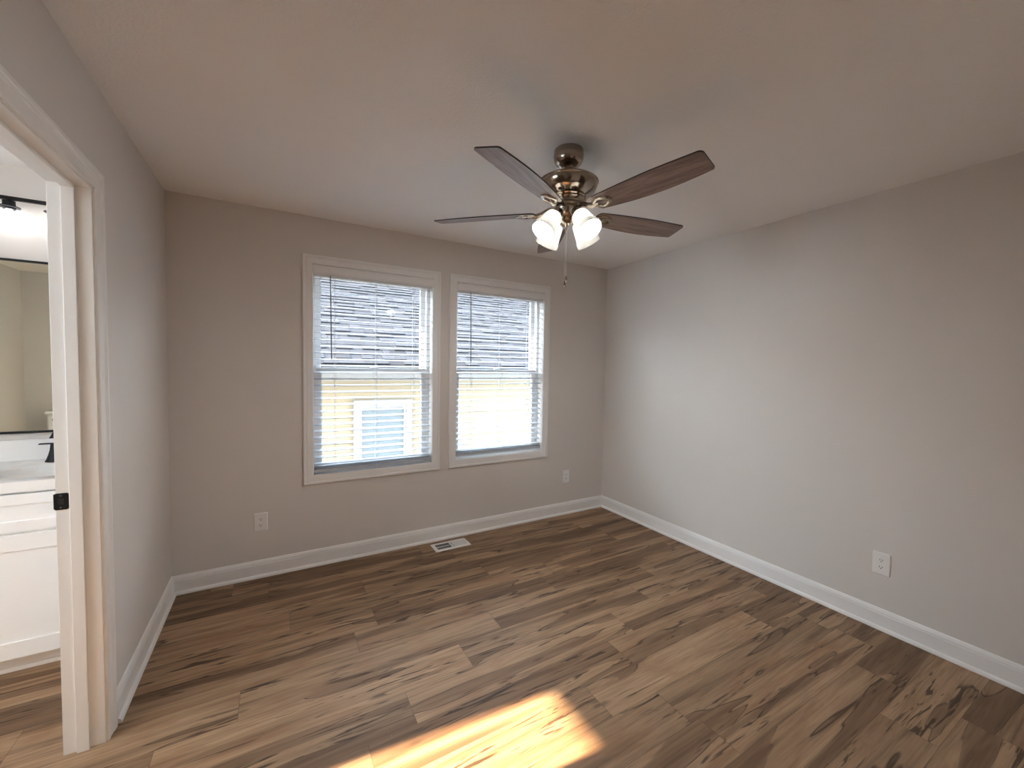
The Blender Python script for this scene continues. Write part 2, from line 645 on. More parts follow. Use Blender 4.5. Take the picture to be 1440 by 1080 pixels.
# ------------------------------------------------------------------ room shell
# floor: every plank is a face of its own with its own tone
def make_floor():
    bm = bmesh.new()
    uvl = bm.loops.layers.uv.new('UVMap')
    cl = bm.loops.layers.float_color.new('plank')
    x0, x1, y0, y1 = BX-0.1, W+0.1, -2.6, BY+0.1
    ends = {3: 1.045, 1: 1.04, 2: 0.62, -1: 1.625, -2: 1.37, -3: 1.044, -4: 2.06, -5: 0.55, -6: 2.014, -7: 2.058, -8: 3.018, 0: 0.915, 4: 1.72, -9: 1.55}
    rnd = random.Random(21)
    k0 = math.floor((y0-PLANK_Y0)/PLANK_W)
    k1 = math.ceil((y1-PLANK_Y0)/PLANK_W)
    for k in range(k0, k1):
        ya = PLANK_Y0+k*PLANK_W
        yb = ya+PLANK_W
        e = ends.get(k, rnd.uniform(0, PLANK_L))
        xs = e-PLANK_L*math.ceil((e-x0)/PLANK_L)
        while xs < x1:
            xa, xb = xs, xs+PLANK_L
            vs = [bm.verts.new(p) for p in ((xa, ya, 0), (xb, ya, 0), (xb, yb, 0), (xa, yb, 0))]
            f = bm.faces.new(vs)
            col = (rnd.random(), rnd.random(), rnd.random(), PLANK_L)
            flip = rnd.random() < 0.5
            for lp, (a, b) in zip(f.loops, ((0, 0), (PLANK_L, 0), (PLANK_L, PLANK_W), (0, PLANK_W))):
                if flip:
                    a, b = PLANK_L-a, PLANK_W-b
                lp[uvl].uv = (a, b)
                lp[cl] = col
            xs += PLANK_L
    me = bpy.data.meshes.new('floor')
    bm.to_mesh(me)
    bm.free()
    me.materials.append(M['plank'])
    o = bpy.data.objects.new('floor', me)
    COL.objects.link(o)
    struct(o, 'brown wood plank floor running through bedroom and bathroom', 'floor')


make_floor()

struct(MB().box(BX-0.1, W+0.1, -2.6, BY+0.15, H, H+0.12).build('ceiling', M['ceil']), 'plain greige textured ceiling above the bedroom', 'ceiling')

# window openings in the back wall (x0, x1), z range
WINX = ((0.787, 1.648), (1.852, 2.716))
WZ0, WZ1 = 0.650, 2.118
WT = 0.190                                    # back wall thickness
b = MB()
xs = [0.0, WINX[0][0]-0.012, WINX[0][1]+0.012, WINX[1][0]-0.012, WINX[1][1]+0.012, W+0.115]
for i in range(5):
    if i in (1, 3):
        b.box(xs[i], xs[i+1], D, D+WT, -0.02, WZ0-0.012)
        b.box(xs[i], xs[i+1], D, D+WT, WZ1+0.012, H)
    else:
        b.box(xs[i], xs[i+1], D, D+WT, -0.02, H)
struct(b.build('wall_back', M['wall']), 'greige back wall with the two windows', 'wall')

struct(MB().box(W, W+0.115, YR-0.114, D, -0.02, H).build('wall_right', M['wall']), 'bare greige wall facing the bathroom doorway', 'wall')

b = MB()
b.box(LT, 0, YR-0.114, DY0-0.02, -0.02, H)
b.box(LT, 0, DY1+0.02, BY, -0.02, H)
b.box(LT, 0, DY0-0.02, DY1+0.02, DZ+0.02, H)
struct(b.build('wall_left', M['wall']), 'greige wall holding the open bathroom doorway', 'wall')

b = MB()
b.box(0, 0.12, YR-0.114, YR, -0.02, H)
b.box(1.02, W, YR-0.114, YR, -0.02, H)
b.box(0.12, 1.02, YR-0.114, YR, 2.06, H)
struct(b.build('wall_rear', M['wall']), 'greige wall with the hall doorway behind the viewer', 'wall')

b = MB()
b.box(-0.6, -0.5, -2.6, YR-0.114, -0.02, H)
b.box(2.2, 2.3, -2.6, YR-0.114, -0.02, H)
b.box(-0.6, 2.3, -2.7, -2.6, -0.02, H)
struct(b.build('wall_hall', M['wall']), 'greige hall walls beyond the rear doorway', 'wall')

struct(MB().box(BX-0.1, LT, BY, BY+0.115, -0.02, H).build('wall_bathroom_back', M['wall']), 'pale bathroom wall behind the vanity and mirror', 'wall')
BWY0, BWY1, BWZ0, BWZ1 = 0.95, 1.82, 1.05, 2.06       # bathroom window
b = MB()
b.box(BX-0.1, BX, BR-0.1, BWY0, -0.02, H)
b.box(BX-0.1, BX, BWY1, BY, -0.02, H)
b.box(BX-0.1, BX, BWY0, BWY1, -0.02, BWZ0)
b.box(BX-0.1, BX, BWY0, BWY1, BWZ1, H)
struct(b.build('wall_bathroom_left', M['wall']), 'bathroom side wall with a window, seen in the mirror', 'wall')
struct(MB().box(BX, LT-0.0, BR-0.1, BR, -0.02, H).build('wall_bathroom_rear', M['wall']), 'bathroom wall behind the toilet, seen in the mirror', 'wall')


# baseboards with a small shoe moulding
def base_prof():
    t, h = 0.013, 0.1155
    return [(0, 0), (0.026, 0), (0.026, 0.006), (0.023, 0.014), (0.0165, 0.019), (t, 0.020), (t, h-0.030), (t-0.002, h-0.024),
            (t-0.002, h-0.018), (t-0.005, h-0.010), (t-0.008, h-0.003), (0, h)]


def baseboard(name, run, label):
    """run: list of (x, y) wall points; offset to the left-hand side of travel"""
    prof = base_prof()
    pts = [Vector((x, y, 0)) for x, y in run]
    b = MB()
    loops = []
    for d, z in prof:
        lp = []
        for i, p in enumerate(pts):
            dirs = []
            if i > 0:
                dirs.append((pts[i]-pts[i-1]).normalized())
            if i < len(pts)-1:
                dirs.append((pts[i+1]-pts[i]).normalized())
            nn = [Vector((-t.y, t.x, 0)) for t in dirs]
            if len(nn) == 1:
                off = nn[0]*d
            else:
                off = (nn[0]+nn[1])*d/(1+nn[0].dot(nn[1]))
            lp.append(p+off+Vector((0, 0, z)))
        loops.append(lp)
    b.ring(loops, closed=False)
    n = len(prof)
    m = len(pts)
    for i in (0, m-1):
        b.add([loops[k][i] for k in range(n)], [tuple(range(n))])
    o = b.build(name, M['trim'])
    return struct(o, label, 'baseboard')


baseboard('baseboard_left', [(0, D), (0, DY1+0.085)], 'white baseboard on the short wall beside the doorway')
baseboard('baseboard_back', [(W, D), (0, D)], 'white baseboard under the two windows')
baseboard('baseboard_near', [(0, DY0-0.085), (0, YR)], 'white baseboard on the wall before the bathroom doorway')
baseboard('baseboard_rear', [(1.10, YR), (W, YR)], 'white baseboard beside the hall doorway')
baseboard('baseboard_right', [(W, YR), (W, D)], 'white baseboard along the long bare wall')


def rounded(w_, h_, r, n=5):
    pts = []
    for cx, cy, a0 in ((w_-r, h_-r, 0), (-w_+r, h_-r, 90), (-w_+r, -h_+r, 180), (w_-r, -h_+r, 270)):
        for k in range(n+1):
            a = math.radians(a0+90*k/n)
            pts.append((cx+r*math.cos(a), cy+r*math.sin(a)))
    return pts


# ------------------------------------------------------------------ bathroom doorway: jamb, stop, casing, strike
def doorway():
    root = thing('door_1', (0, 0, 0))
    struct(root, 'white frame of the open bathroom doorway', 'door frame')
    jt = 0.02
    b = MB()
    b.box(LT-0.002, 0.002, DY1, DY1+jt, 0, DZ+jt)
    b.box(LT-0.002, 0.002, DY0-jt, DY0, 0, DZ+jt)
    b.box(LT-0.002, 0.002, DY0-jt, DY1+jt, DZ, DZ+jt)
    b.build('jamb', M['door'], root, bevel=0.0015)
    b = MB()
    x0, x1, st = -0.074, -0.040, 0.011
    b.box(x0, x1, DY1-st, DY1, 0, DZ)
    b.box(x0, x1, DY0, DY0+st, 0, DZ)
    b.box(x0, x1, DY0, DY1, DZ-st, DZ)
    b.build('door_stop', M['door'], root, bevel=0.0015)
    # strike plate with a curled lip, two screws and the latch hole
    b = MB()
    zc = 0.931
    zh = 0.0295
    xa, xb = -0.078, -0.1118
    xm, hw = (xa+xb-0.003)/2, (xa-xb+0.003)/2
    b.prism([(xm+px, zc+pz) for px, pz in rounded(hw, zh, 0.006)], 'y', DY1-0.002, DY1)
    lip = [(-0.1115, DY1-0.002), (-0.1115, DY1), (-0.1150, DY1+0.002), (-0.1175, DY1+0.010), (-0.1195, DY1+0.0095), (-0.1165, DY1-0.0005)]
    b.prism(lip, 'z', zc-zh+0.004, zc+zh-0.004)
    sp = b.build('strike_plate', M['black'], root)
    for dz in (0.021, -0.021):
        s = MB().lathe([(0.0001, 0.0012), (0.003, 0.001), (0.0042, 0)], 16)
        s.build('screw', M['strike_screw'], sp, loc=(-0.097, DY1-0.002, zc+dz), rot=(PI/2, 0, 0))
    s = MB().box(-0.104, -0.090, DY1-0.0026, DY1-0.0018, zc-0.011, zc+0.011)
    s.build('latch_hole', M['slot'], sp)
    # casing on the bedroom side
    prof = [(0.0, 0.0), (0.0, 0.009), (0.003, 0.011), (0.010, 0.0115), (0.013, 0.0095), (0.040, 0.012), (0.046, 0.0155), (0.052, 0.0135), (0.056, 0.0165), (0.068, 0.0165), (0.074, 0.011), (0.074, 0.0)]
    rev = 0.006
    loops = []
    for wd, h in prof:
        a0, a1, zt = DY0-rev-wd, DY1+rev+wd, DZ+rev+wd
        loops.append([(h, a0, 0), (h, a0, zt), (h, a1, zt), (h, a1, 0)])
    b = MB().ring(loops, closed=False)
    n = len(prof)
    for i in (0, 3):
        b.add([loops[k][i] for k in range(n)], [tuple(range(n))])
    c = b.build('trim_1', M['door'])
    # plain casing of the hall doorway behind the viewer
    b2 = MB()
    lp = []
    for wd, h in prof:
        lp.append([(0.12-wd, YR+h, 0), (0.12-wd, YR+h, 2.06+wd), (1.02+wd, YR+h, 2.06+wd), (1.02+wd, YR+h, 0)])
    b2.ring(lp, closed=False)
    struct(b2.build('trim_2', M['door']), 'white moulded casing around the hall doorway behind the viewer', 'door casing')
    struct(c, 'white moulded casing around the bathroom doorway', 'door casing')


doorway()


# ------------------------------------------------------------------ windows of the back wall
def rect(x0, x1, z0, z1, y):
    return [(x0, y, z0), (x1, y, z0), (x1, y, z1), (x0, y, z1)]


def frame_bars(b, x0, x1, z0, z1, y0, y1, t, tb=None, tt=None):
    tb = t if tb is None else tb
    tt = t if tt is None else tt
    b.box(x0, x0+t, y0, y1, z0, z1)
    b.box(x1-t, x1, y0, y1, z0, z1)
    b.box(x0+t, x1-t, y0, y1, z0, z0+tb)
    b.box(x0+t, x1-t, y0, y1, z1-tt, z1)


def make_window(i):
    x0, x1 = WINX[i]
    z0, z1 = WZ0, WZ1
    cx = (x0+x1)/2
    root = thing('window_%d' % (i+1), (cx, D, z0))
    struct(root, ('white double-hung window nearer the bathroom doorway, facing a neighbouring window' if i == 0 else
                  'white double-hung window nearer the corner with the long bare wall'), 'window')
    L = Vector((cx, D, z0))
    x0, x1, z0, z1 = x0-L.x, x1-L.x, 0.0, z1-L.z
    # picture-frame casing
    prof = [(0.0, 0.0), (0.0, -0.010), (0.004, -0.013), (0.040, -0.014), (0.043, -0.0115), (0.046, -0.016), (0.060, -0.0165), (0.064, -0.012), (0.064, 0.0)]
    loops = [rect(x0-wd, x1+wd, z0-wd, z1+wd, h) for wd, h in prof]
    MB().ring(loops).build('casing', M['trim'], root)
    # jamb liner
    b = MB()
    frame_bars(b, x0-0.011, x1+0.011, z0-0.011, z1+0.011, -0.001, WT-0.01, 0.011)
    b.build('jamb_liner', M['trim'], root)
    # vinyl frame
    b = MB()
    frame_bars(b, x0, x1, z0, z1, 0.075, 0.160, 0.026)
    b.build('vinyl_frame', M['vinyl'], root, bevel=0.002)
    zm = 1.386-L.z
    # upper sash (outer track) and lower sash (inner track)
    for nm, za, zb, y0 in (('upper_sash', zm-0.020, z1-0.022, 0.120), ('lower_sash', z0+0.022, zm+0.020, 0.083)):
        b = MB()
        xa, xb = x0+0.024, x1-0.024
        frame_bars(b, xa, xb, za, zb, y0, y0+0.032, 0.036, 0.038, 0.038)
        sash = b.build(nm, M['vinyl'], root, bevel=0.003)
        g = MB().box(xa+0.033, xb-0.033, y0+0.014, y0+0.017, za+0.035, zb-0.035)
        g.build('glass_pane', M['glass'], sash)
        g = MB()
        frame_bars(g, xa+0.0355, xb-0.0355, za+0.0375, zb-0.0375, y0+0.009, y0+0.0135, 0.003)
        g.build('glazing_bead', M['gasket'], sash)
    # cam lock on the meeting rail
    b = MB()
    b.box(-0.028, 0.028, 0.083, 0.113, zm+0.020, zm+0.026)
    b.lathe([(0.012, zm+0.026), (0.011, zm+0.036), (0.0, zm+0.037)], 20, Matrix.Translation((0, 0.1, 0)))
    b.box(-0.004, 0.034, 0.086, 0.098, zm+0.030, zm+0.037)
    b.build('sash_lock', M['vinyl'], root, bevel=0.0015)


for i in range(2):
    make_window(i)


# ------------------------------------------------------------------ blinds
def make_blind(i):
    x0, x1 = WINX[i]
    cx = (x0+x1)/2
    root = thing('window_blind', (cx, D, WZ0))
    tag(root, ('white slatted blind hanging in the window nearer the bathroom doorway' if i == 0 else
               'white slatted blind in the window nearer the corner, bottom rail raised off the sill'), 'window blind', None)
    hx = (x1-x0)/2-0.008
    # valance with returns
    zt, zb = 2.111-WZ0, 2.050-WZ0
    xl, xr = x0-cx-0.0, x1-cx+0.010
    b = MB()
    prof = [(-0.012, zb), (-0.021, zb+0.004), (-0.021, zb+0.012), (-0.0185, zb+0.016), (-0.0185, zt-0.014), (-0.022, zt-0.008), (-0.022, zt), (-0.012, zt)]
    b.prism(prof, 'x', xl, xr)
    b.box(xl, xl+0.007, -0.014, 0.0, zb, zt)
    b.box(xr-0.007, xr, -0.018, -0.0165, zb, zt)
    b.build('valance', M['trim'], root, bevel=0.001)
    b = MB().box(-hx, hx, 0.004, 0.058, 2.046-WZ0, 2.100-WZ0)
    b.build('headrail', M['vinyl'], root, bevel=0.002)
    # slats, outer edge raised
    tilt = math.radians(10.0)
    zr = 0.683-WZ0 if i == 0 else 0.698-WZ0      # top of bottom rail
    pitch = 0.0467
    zs = []
    z = 0.766-WZ0 if i == 0 else 0.770-WZ0
    while z < 2.045-WZ0:
        zs.append(z)
        z += pitch
    if i == 0:
        zs += [0.7215-WZ0, 0.700-WZ0, 0.694-WZ0]
    else:
        zs += [0.7245-WZ0, 0.708-WZ0]
    b = MB()
    yc = 0.034
    for q, z in enumerate(zs):
        tl = tilt if z > 0.73-WZ0 else 0.0
        n = 6
        hw = 0.025
        jx = random.uniform(-0.0012, 0.0012)
        top, bot = [], []
        for k in range(n+1):
            s = -1+2*k/n
            crown = 0.0014*(1-s*s)
            yy = s*hw*math.cos(tl)
            zz = s*hw*math.sin(tl)+crown
            top.append((yc+yy, z+zz+0.0010))
            bot.append((yc+yy, z+zz-0.0010))
        poly = bot+top[::-1]
        b.prism(poly, 'x', -hx+jx, hx+jx)
    b.build('slats', M['slat'], root)
    b = MB().box(-hx, hx, yc-0.026, yc+0.026, zr-0.022, zr)
    b.build('bottom_rail', M['slat'], root, bevel=0.003)
    # ladder cords
    for fx in (-0.288, 0.0, 0.286):
        b = MB()
        for yy in (yc-0.0265, yc+0.0265):
            b.tube([(fx-0.002, yy, zr-0.010), (fx-0.002, yy, 2.05-WZ0)], 0.0008, 6)
            b.tube([(fx+0.004, yy, zr-0.010), (fx+0.004, yy, 2.05-WZ0)], 0.0008, 6)
        for z in zs[:29]:
            b.tube([(fx, yc-0.0265, z-0.004), (fx, yc+0.0265, z+0.0015)], 0.0006, 4)
        b.build('ladder_cord', M['cord'], root)
    # tilt wand hangs in front of the slats
    wx = (0.897 if i == 0 else 1.974)-cx
    b = MB()
    b.tube([(wx, -0.004, 2.055-WZ0), (wx+0.002, -0.006, 2.035-WZ0), (wx+0.009, -0.003, 1.466-WZ0)], [0.0025, 0.0036, 0.0042], 8)
    b.build('tilt_wand', M['wand'], root)


for i in range(2):
    make_blind(i)


# ------------------------------------------------------------------ outlets
def make_outlet(loc, rz, label):
    """built facing -y"""
    root = thing('wall_outlet', loc, rz)
    tag(root, label, 'outlet', None)
    o = rounded(0.0395, 0.0615, 0.004)
    i_ = rounded(0.0365, 0.0585, 0.004)
    b = MB()
    b.ring([[(x, 0.0, z) for x, z in o], [(x, -0.003, z) for x, z in o], [(x, -0.0062, z) for x, z in i_]])
    b.add([(x, -0.0062, z) for x, z in i_], [tuple(range(len(i_)))])
    b.build('cover_plate', M['plastic'], root)
    for zc in (0.0195, -0.0195):
        pts = []
        for k in range(28):
            a = 2*PI*k/28
            pts.append((0.0172*math.cos(a), max(-0.0125, min(0.0125, 0.0172*math.sin(a)))))
        b = MB()
        b.ring([[(x, -0.0055, zc+z) for x, z in pts], [(x, -0.0078, zc+z) for x, z in pts]])
        b.add([(x, -0.0078, zc+z) for x, z in pts], [tuple(range(len(pts)))])
        rc = b.build('receptacle', M['plastic'], root)
        for x, hh in ((-0.0062, 0.0046), (0.0062, 0.0038)):
            MB().box(x-0.0013, x+0.0013, -0.0082, -0.0074, zc+0.0035-hh, zc+0.0035+hh).build('slot', M['slot'], rc)
        MB().lathe([(0.0001, 0.0004), (0.0026, 0.0004), (0.0026, -0.0004)], 14).build('ground_hole', M['slot'], rc, loc=(0, -0.0079, zc-0.0062), rot=(PI/2, 0, 0))
    MB().lathe([(0.0001, 0.0012), (0.002, 0.001), (0.0032, 0)], 14).build('screw', M['plastic'], root, loc=(0, -0.0062, 0), rot=(PI/2, 0, 0))
    return root


make_outlet((0.469, D, 0.371), 0, 'white outlet low on the back wall, between the doorway corner and the first window')
make_outlet((3.014, D, 0.369), 0, 'small white outlet low on the back wall beside the far corner')
make_outlet((W, 0.893, 0.367), -PI/2, 'white outlet low on the long bare wall')


# ------------------------------------------------------------------ floor register
def make_register():
    cx, cy = 1.765, 3.010
    root = thing('floor_register', (cx, cy, 0.0))
    tag(root, 'white slotted vent register set in the floor under the windows', 'floor vent')
    hx, hy = 0.146, 0.070
    ix, iy = 0.122, 0.048
    b = MB()

    def rc(a, c, z):
        return [(-a, -c, z), (a, -c, z), (a, c, z), (-a, c, z)]
    b.ring([rc(hx, hy, 0.0), rc(hx, hy, 0.002), rc(hx-0.006, hy-0.006, 0.0065), rc(ix, iy, 0.0065), rc(ix, iy, 0.0015)])
    b.box(-0.006, 0.006, -iy, iy, 0.0015, 0.0062)
    b.build('frame', M['register'], root)
    MB().box(-ix, ix, -iy, iy, 0.0004, 0.0014).build('duct_shade_plate', M['duct'], root)  # dark plate painted as the shade inside the duct; the floor has no hole
    n = 13
    for side, ang in ((-1, -40), (1, 50)):
        b = MB()
        for k in range(n):
            x = side*(0.012+(k+0.5)*(ix-0.013)/n)
            mx = Matrix.Translation((x, 0, 0.0040)) @ Matrix.Rotation(math.radians(ang), 4, 'Y')
            b.box(-0.0006, 0.0006, -iy, iy, -0.0030, 0.0030, mx=mx)
        b.box(side*0.010, side*ix, -0.002, 0.002, 0.0015, 0.0045)
        b.build('louver_bank', M['register'], root)


make_register()


# ------------------------------------------------------------------ ceiling fan
def make_fan():
    AX, AY = 1.749, 1.555
    root = thing('ceiling_fan', (AX, AY, H))
    tag(root, 'five-blade ceiling fan with walnut blades, pewter motor and four lit glass shades', 'ceiling fan')

    def zz(z):
        return z-H
    # canopy
    p = [(0.066, zz(2.440)), (0.068, zz(2.436)), (0.068, zz(2.418)), (0.070, zz(2.416)), (0.0705, zz(2.412)), (0.069, zz(2.409))]
    for k in range(1, 11):
        a = PI/2*k/10
        p.append((0.024+0.045*math.cos(a), zz(2.408-0.046*math.sin(a))))
    p += [(0.021, zz(2.359)), (0.0, zz(2.359))]
    MB().lathe(p, 64).build('canopy', M['pewter'], root)
    MB().lathe([(0.0125, zz(2.375)), (0.0125, zz(2.300)), (0.022, zz(2.318)), (0.024, zz(2.300))], 32, cap=False).build('downrod', M['pewter_satin'], root)
    # motor housing: shallow bowl with a ribbed collar
    p = [(0.0, zz(2.312)), (0.030, zz(2.312)), (0.060, zz(2.309)), (0.110, zz(2.302)), (0.134, zz(2.297)), (0.139, zz(2.293)), (0.140, zz(2.288)),
         (0.137, zz(2.286)), (0.1365, zz(2.280)), (0.133, zz(2.268)), (0.125, zz(2.254)), (0.112, zz(2.242)), (0.098, zz(2.234)), (0.086, zz(2.229)),
         (0.082, zz(2.226)), (0.086, zz(2.223)), (0.087, zz(2.220)), (0.083, zz(2.217)), (0.080, zz(2.214)), (0.084, zz(2.211)), (0.085, zz(2.208)),
         (0.080, zz(2.204)), (0.077, zz(2.196)), (0.076, zz(2.188)), (0.070, zz(2.186)), (0.0, zz(2.186))]
    MB().lathe(p, 72).build('motor_housing', M['pewter'], root)
    # flywheel ring and switch housing
    p = [(0.0, zz(2.187)), (0.074, zz(2.187)), (0.078, zz(2.183)), (0.078, zz(2.178)), (0.072, zz(2.174)), (0.064, zz(2.173)), (0.0, zz(2.173))]
    MB().lathe(p, 64).build('flywheel', M['pewter_satin'], root)
    p = [(0.060, zz(2.174)), (0.065, zz(2.171)), (0.066, zz(2.166)), (0.064, zz(2.162)), (0.060, zz(2.150)), (0.050, zz(2.138)), (0.040, zz(2.130)),
         (0.034, zz(2.127)), (0.034, zz(2.118)), (0.030, zz(2.114)), (0.020, zz(2.108)), (0.014, zz(2.106)), (0.012, zz(2.098)), (0.008, zz(2.092)), (0.0, zz(2.090))]
    MB().lathe(p, 56).build('switch_housing', M['pewter'], root)

    # blades
    z0, phi0, pit = zz(2.156), math.radians(65.04), math.radians(12.70)
    # outline in blade space: x radial, y across (+ is the lower, trailing side)
    R0, RT = 0.150, 0.655

    def lerp(a, c, t):
        return a+(c-a)*t

    def wplus(t):
        return 0.048+0.022*math.sin(PI*min(1, t*0.86+0.02))-0.013*t*t*0.9

    def wminus(t):
        return 0.046+0.024*math.sin(PI*0.5*min(1, t*1.25))

    def outline():
        n = 18
        A = [(lerp(R0+0.020, RT-0.016, k/n), wplus(k/n)) for k in range(n+1)]
        Bm = [(lerp(R0+0.020, RT-0.020, k/n), -wminus(k/n)) for k in range(n+1)]
        tip = []
        # rounded tip corners
        for (cx, cy, r, a0, a1) in ((RT-0.014, A[-1][1]-0.014, 0.014, 90, 8), (RT-0.018, Bm[-1][1]+0.018, 0.018, -4, -90)):
            for k in range(7):
                a = math.radians(lerp(a0, a1, k/6))
                tip.append((cx+r*math.cos(a), cy+r*math.sin(a)))
        root_ = []
        for k in range(1, 8):
            a = math.radians(270-180*k/8)
            root_.append((R0+0.022+0.022*math.cos(a)*1.0, 0.001+0.047*math.sin(a)))
        return A+tip+Bm[::-1]+root_
    ol = outline()
    th = 0.0055
    for k in range(5):
        a = phi0+k*2*PI/5
        b = MB()
        n = len(ol)
        b.add([(x, y, -th/2) for x, y in ol], [tuple(range(n))], 0)
        b.add([(x, y, th/2) for x, y in ol], [tuple(range(n))], 0)
        b.ring([[(x, y, -th/2) for x, y in ol], [(x, y, th/2) for x, y in ol]], mi=1)
        bl = b.build('blade', [M['blade'], M['edge']], root, loc=(0, 0, z0))
        bl.rotation_mode = 'XYZ'
        mrot = Matrix.Rotation(a, 4, 'Z') @ Matrix.Rotation(-pit, 4, 'X')
        bl.rotation_euler = mrot.to_euler('XYZ')
        # blade iron: arm from the flywheel plus an open leaf-shaped medallion under the blade
        b = MB()
        zb = -th/2
        b.tube([(0.068, 0, 0.022), (0.095, 0, 0.016), (0.120, 0, 0.002), (0.150, 0, zb-0.005), (0.178, 0, zb-0.004)], [0.010, 0.009, 0.010, 0.012, 0.006], 12)

        def leaf(s, z):
            pts = []
            for q in range(28):
                an = 2*PI*q/28
                ca, sa = math.cos(an), math.sin(an)
                x = 0.196+0.050*s*ca
                y = 0.036*s*(abs(sa)**0.85)*math.copysign(1, sa)*(1.0 - 0.16*ca)
                if ca < -0.2:
                    y *= 1.0-0.55*((-ca-0.2)/0.8)
                pts.append((x, y, z))
            return pts
        b.ring([leaf(1.0, zb), leaf(1.0, zb-0.004), leaf(0.92, zb-0.008), leaf(0.72, zb-0.009), leaf(0.60, zb-0.006), leaf(0.58, zb-0.0005)], smooth=True)
        for (sx, sy) in ((0.218, 0.013), (0.218, -0.013), (0.178, 0.0)):
            b.lathe([(0.0055, zb), (0.0055, zb-0.003), (0.003, zb-0.005), (0.0, zb-0.0052)], 12, Matrix.Translation((sx, sy, 0)))
        b.build('blade_iron', M['pewter'], bl)

    # light kit: four arms with sockets, bell shades and bulbs
    base = 232.8-2.0
    for a in (base-46, base+46, base+180-46, base+180+46):
        ar = math.radians(a)
        er = Vector((math.cos(ar), math.sin(ar), 0))
        neck = er*0.072+Vector((0, 0, zz(2.132)))
        mouth = er*0.143+Vector((0, 0, zz(2.040)))
        ax = (mouth-neck).normalized()
        L = (mouth-neck).length
        q = ax.to_track_quat('Z', 'Y').to_matrix().to_4x4()
        mx = Matrix.Translation(neck) @ q
        b = MB()
        b.tube([er*0.028+Vector((0, 0, zz(2.125))), er*0.050+Vector((0, 0, zz(2.138))), neck-ax*0.018], [0.009, 0.0085, 0.010], 12)
        b.lathe([(0.010, -0.020), (0.020, -0.016), (0.0265, -0.006), (0.0275, 0.004), (0.0275, 0.010), (0.025, 0.012), (0.0, 0.012)], 28, mx)
        for e in range(3):
            an = 2*PI*e/3
            d = Vector((math.cos(an), math.sin(an), 0))
            b.tube([mx @ (d*0.026+Vector((0, 0, 0.004))), mx @ (d*0.036+Vector((0, 0, 0.004)))], 0.003, 8)
        arm = b.build('lamp_arm', M['pewter'], root)
        # bell shade
        pr = [(0.024, 0.000), (0.030, 0.003), (0.0375, 0.012), (0.0415, 0.028), (0.044, 0.048), (0.0475, 0.070), (0.0505, 0.084), (0.0515, 0.088), (0.0555, 0.098), (0.0575, L)]
        inner = [(r_-0.003, z_) for r_, z_ in pr[::-1]]
        MB().lathe(pr+inner, 48, mx, cap=False).build('lamp_shade', M['shade'], root)
        bp = [(0.0, 0.094), (0.010, 0.093), (0.020, 0.088), (0.027, 0.079), (0.0295, 0.068), (0.027, 0.056), (0.020, 0.044), (0.014, 0.034), (0.0125, 0.018), (0.0, 0.018)]
        MB().lathe(bp, 28, mx).build('light_bulb', M['fanbulb'], root)
    # pull chains
    for (x, y, zend, lab) in ((-0.012, -0.004, 1.838, 0), (0.010, 0.012, 1.868, 1)):
        b = MB()
        zt = 2.128
        b.tube([(x*1.4, y*1.4, zz(zt)), (x, y, zz(zt-0.05)), (x, y, zz(zend))], 0.0014, 6)
        z = zend
        while z < zt-0.05:
            b.lathe([(0.0, zz(z)-0.0019), (0.0021, zz(z)), (0.0, zz(z)+0.0019)], 6, Matrix.Translation((x, y, 0)))
            z += 0.0042
        c = b.build('pull_chain', M['chain'], root)
        f = [(0.0, zz(zend)), (0.0025, zz(zend)-0.001), (0.003, zz(zend)-0.006), (0.0048, zz(zend)-0.016), (0.005, zz(zend)-0.024), (0.0035, zz(zend)-0.030), (0.0, zz(zend)-0.031)]
        MB().lathe(f, 16, Matrix.Translation((x, y, 0))).build('pull_fob', M['pewter'], c)


make_fan()


# ------------------------------------------------------------------ bathroom: vanity, top, tap, mirror, light, toilet
VX0, VX1 = -1.10, LT-0.012        # cabinet width
VF = 2.655                        # cabinet front


def shaker(b, x0, x1, z0, z1, y, rail):
    """front facing -y: raised frame round a recessed panel"""
    o = [(x0, z0), (x1, z0), (x1, z1), (x0, z1)]
    i = [(x0+rail, z0+rail), (x1-rail, z0+rail), (x1-rail, z1-rail), (x0+rail, z1-rail)]
    j = [(x0+rail+0.001, z0+rail+0.001), (x1-rail-0.001, z0+rail+0.001), (x1-rail-0.001, z1-rail-0.001), (x0+rail+0.001, z1-rail-0.001)]
    b.ring([[(x, y, z) for x, z in o], [(x, y-0.019, z) for x, z in o], [(x, y-0.019, z) for x, z in i], [(x, y-0.011, z) for x, z in j]])
    b.add([(x, y-0.011, z) for x, z in j], [(0, 1, 2, 3)])
    b.add([(x, y, z) for x, z in o], [(0, 1, 2, 3)])


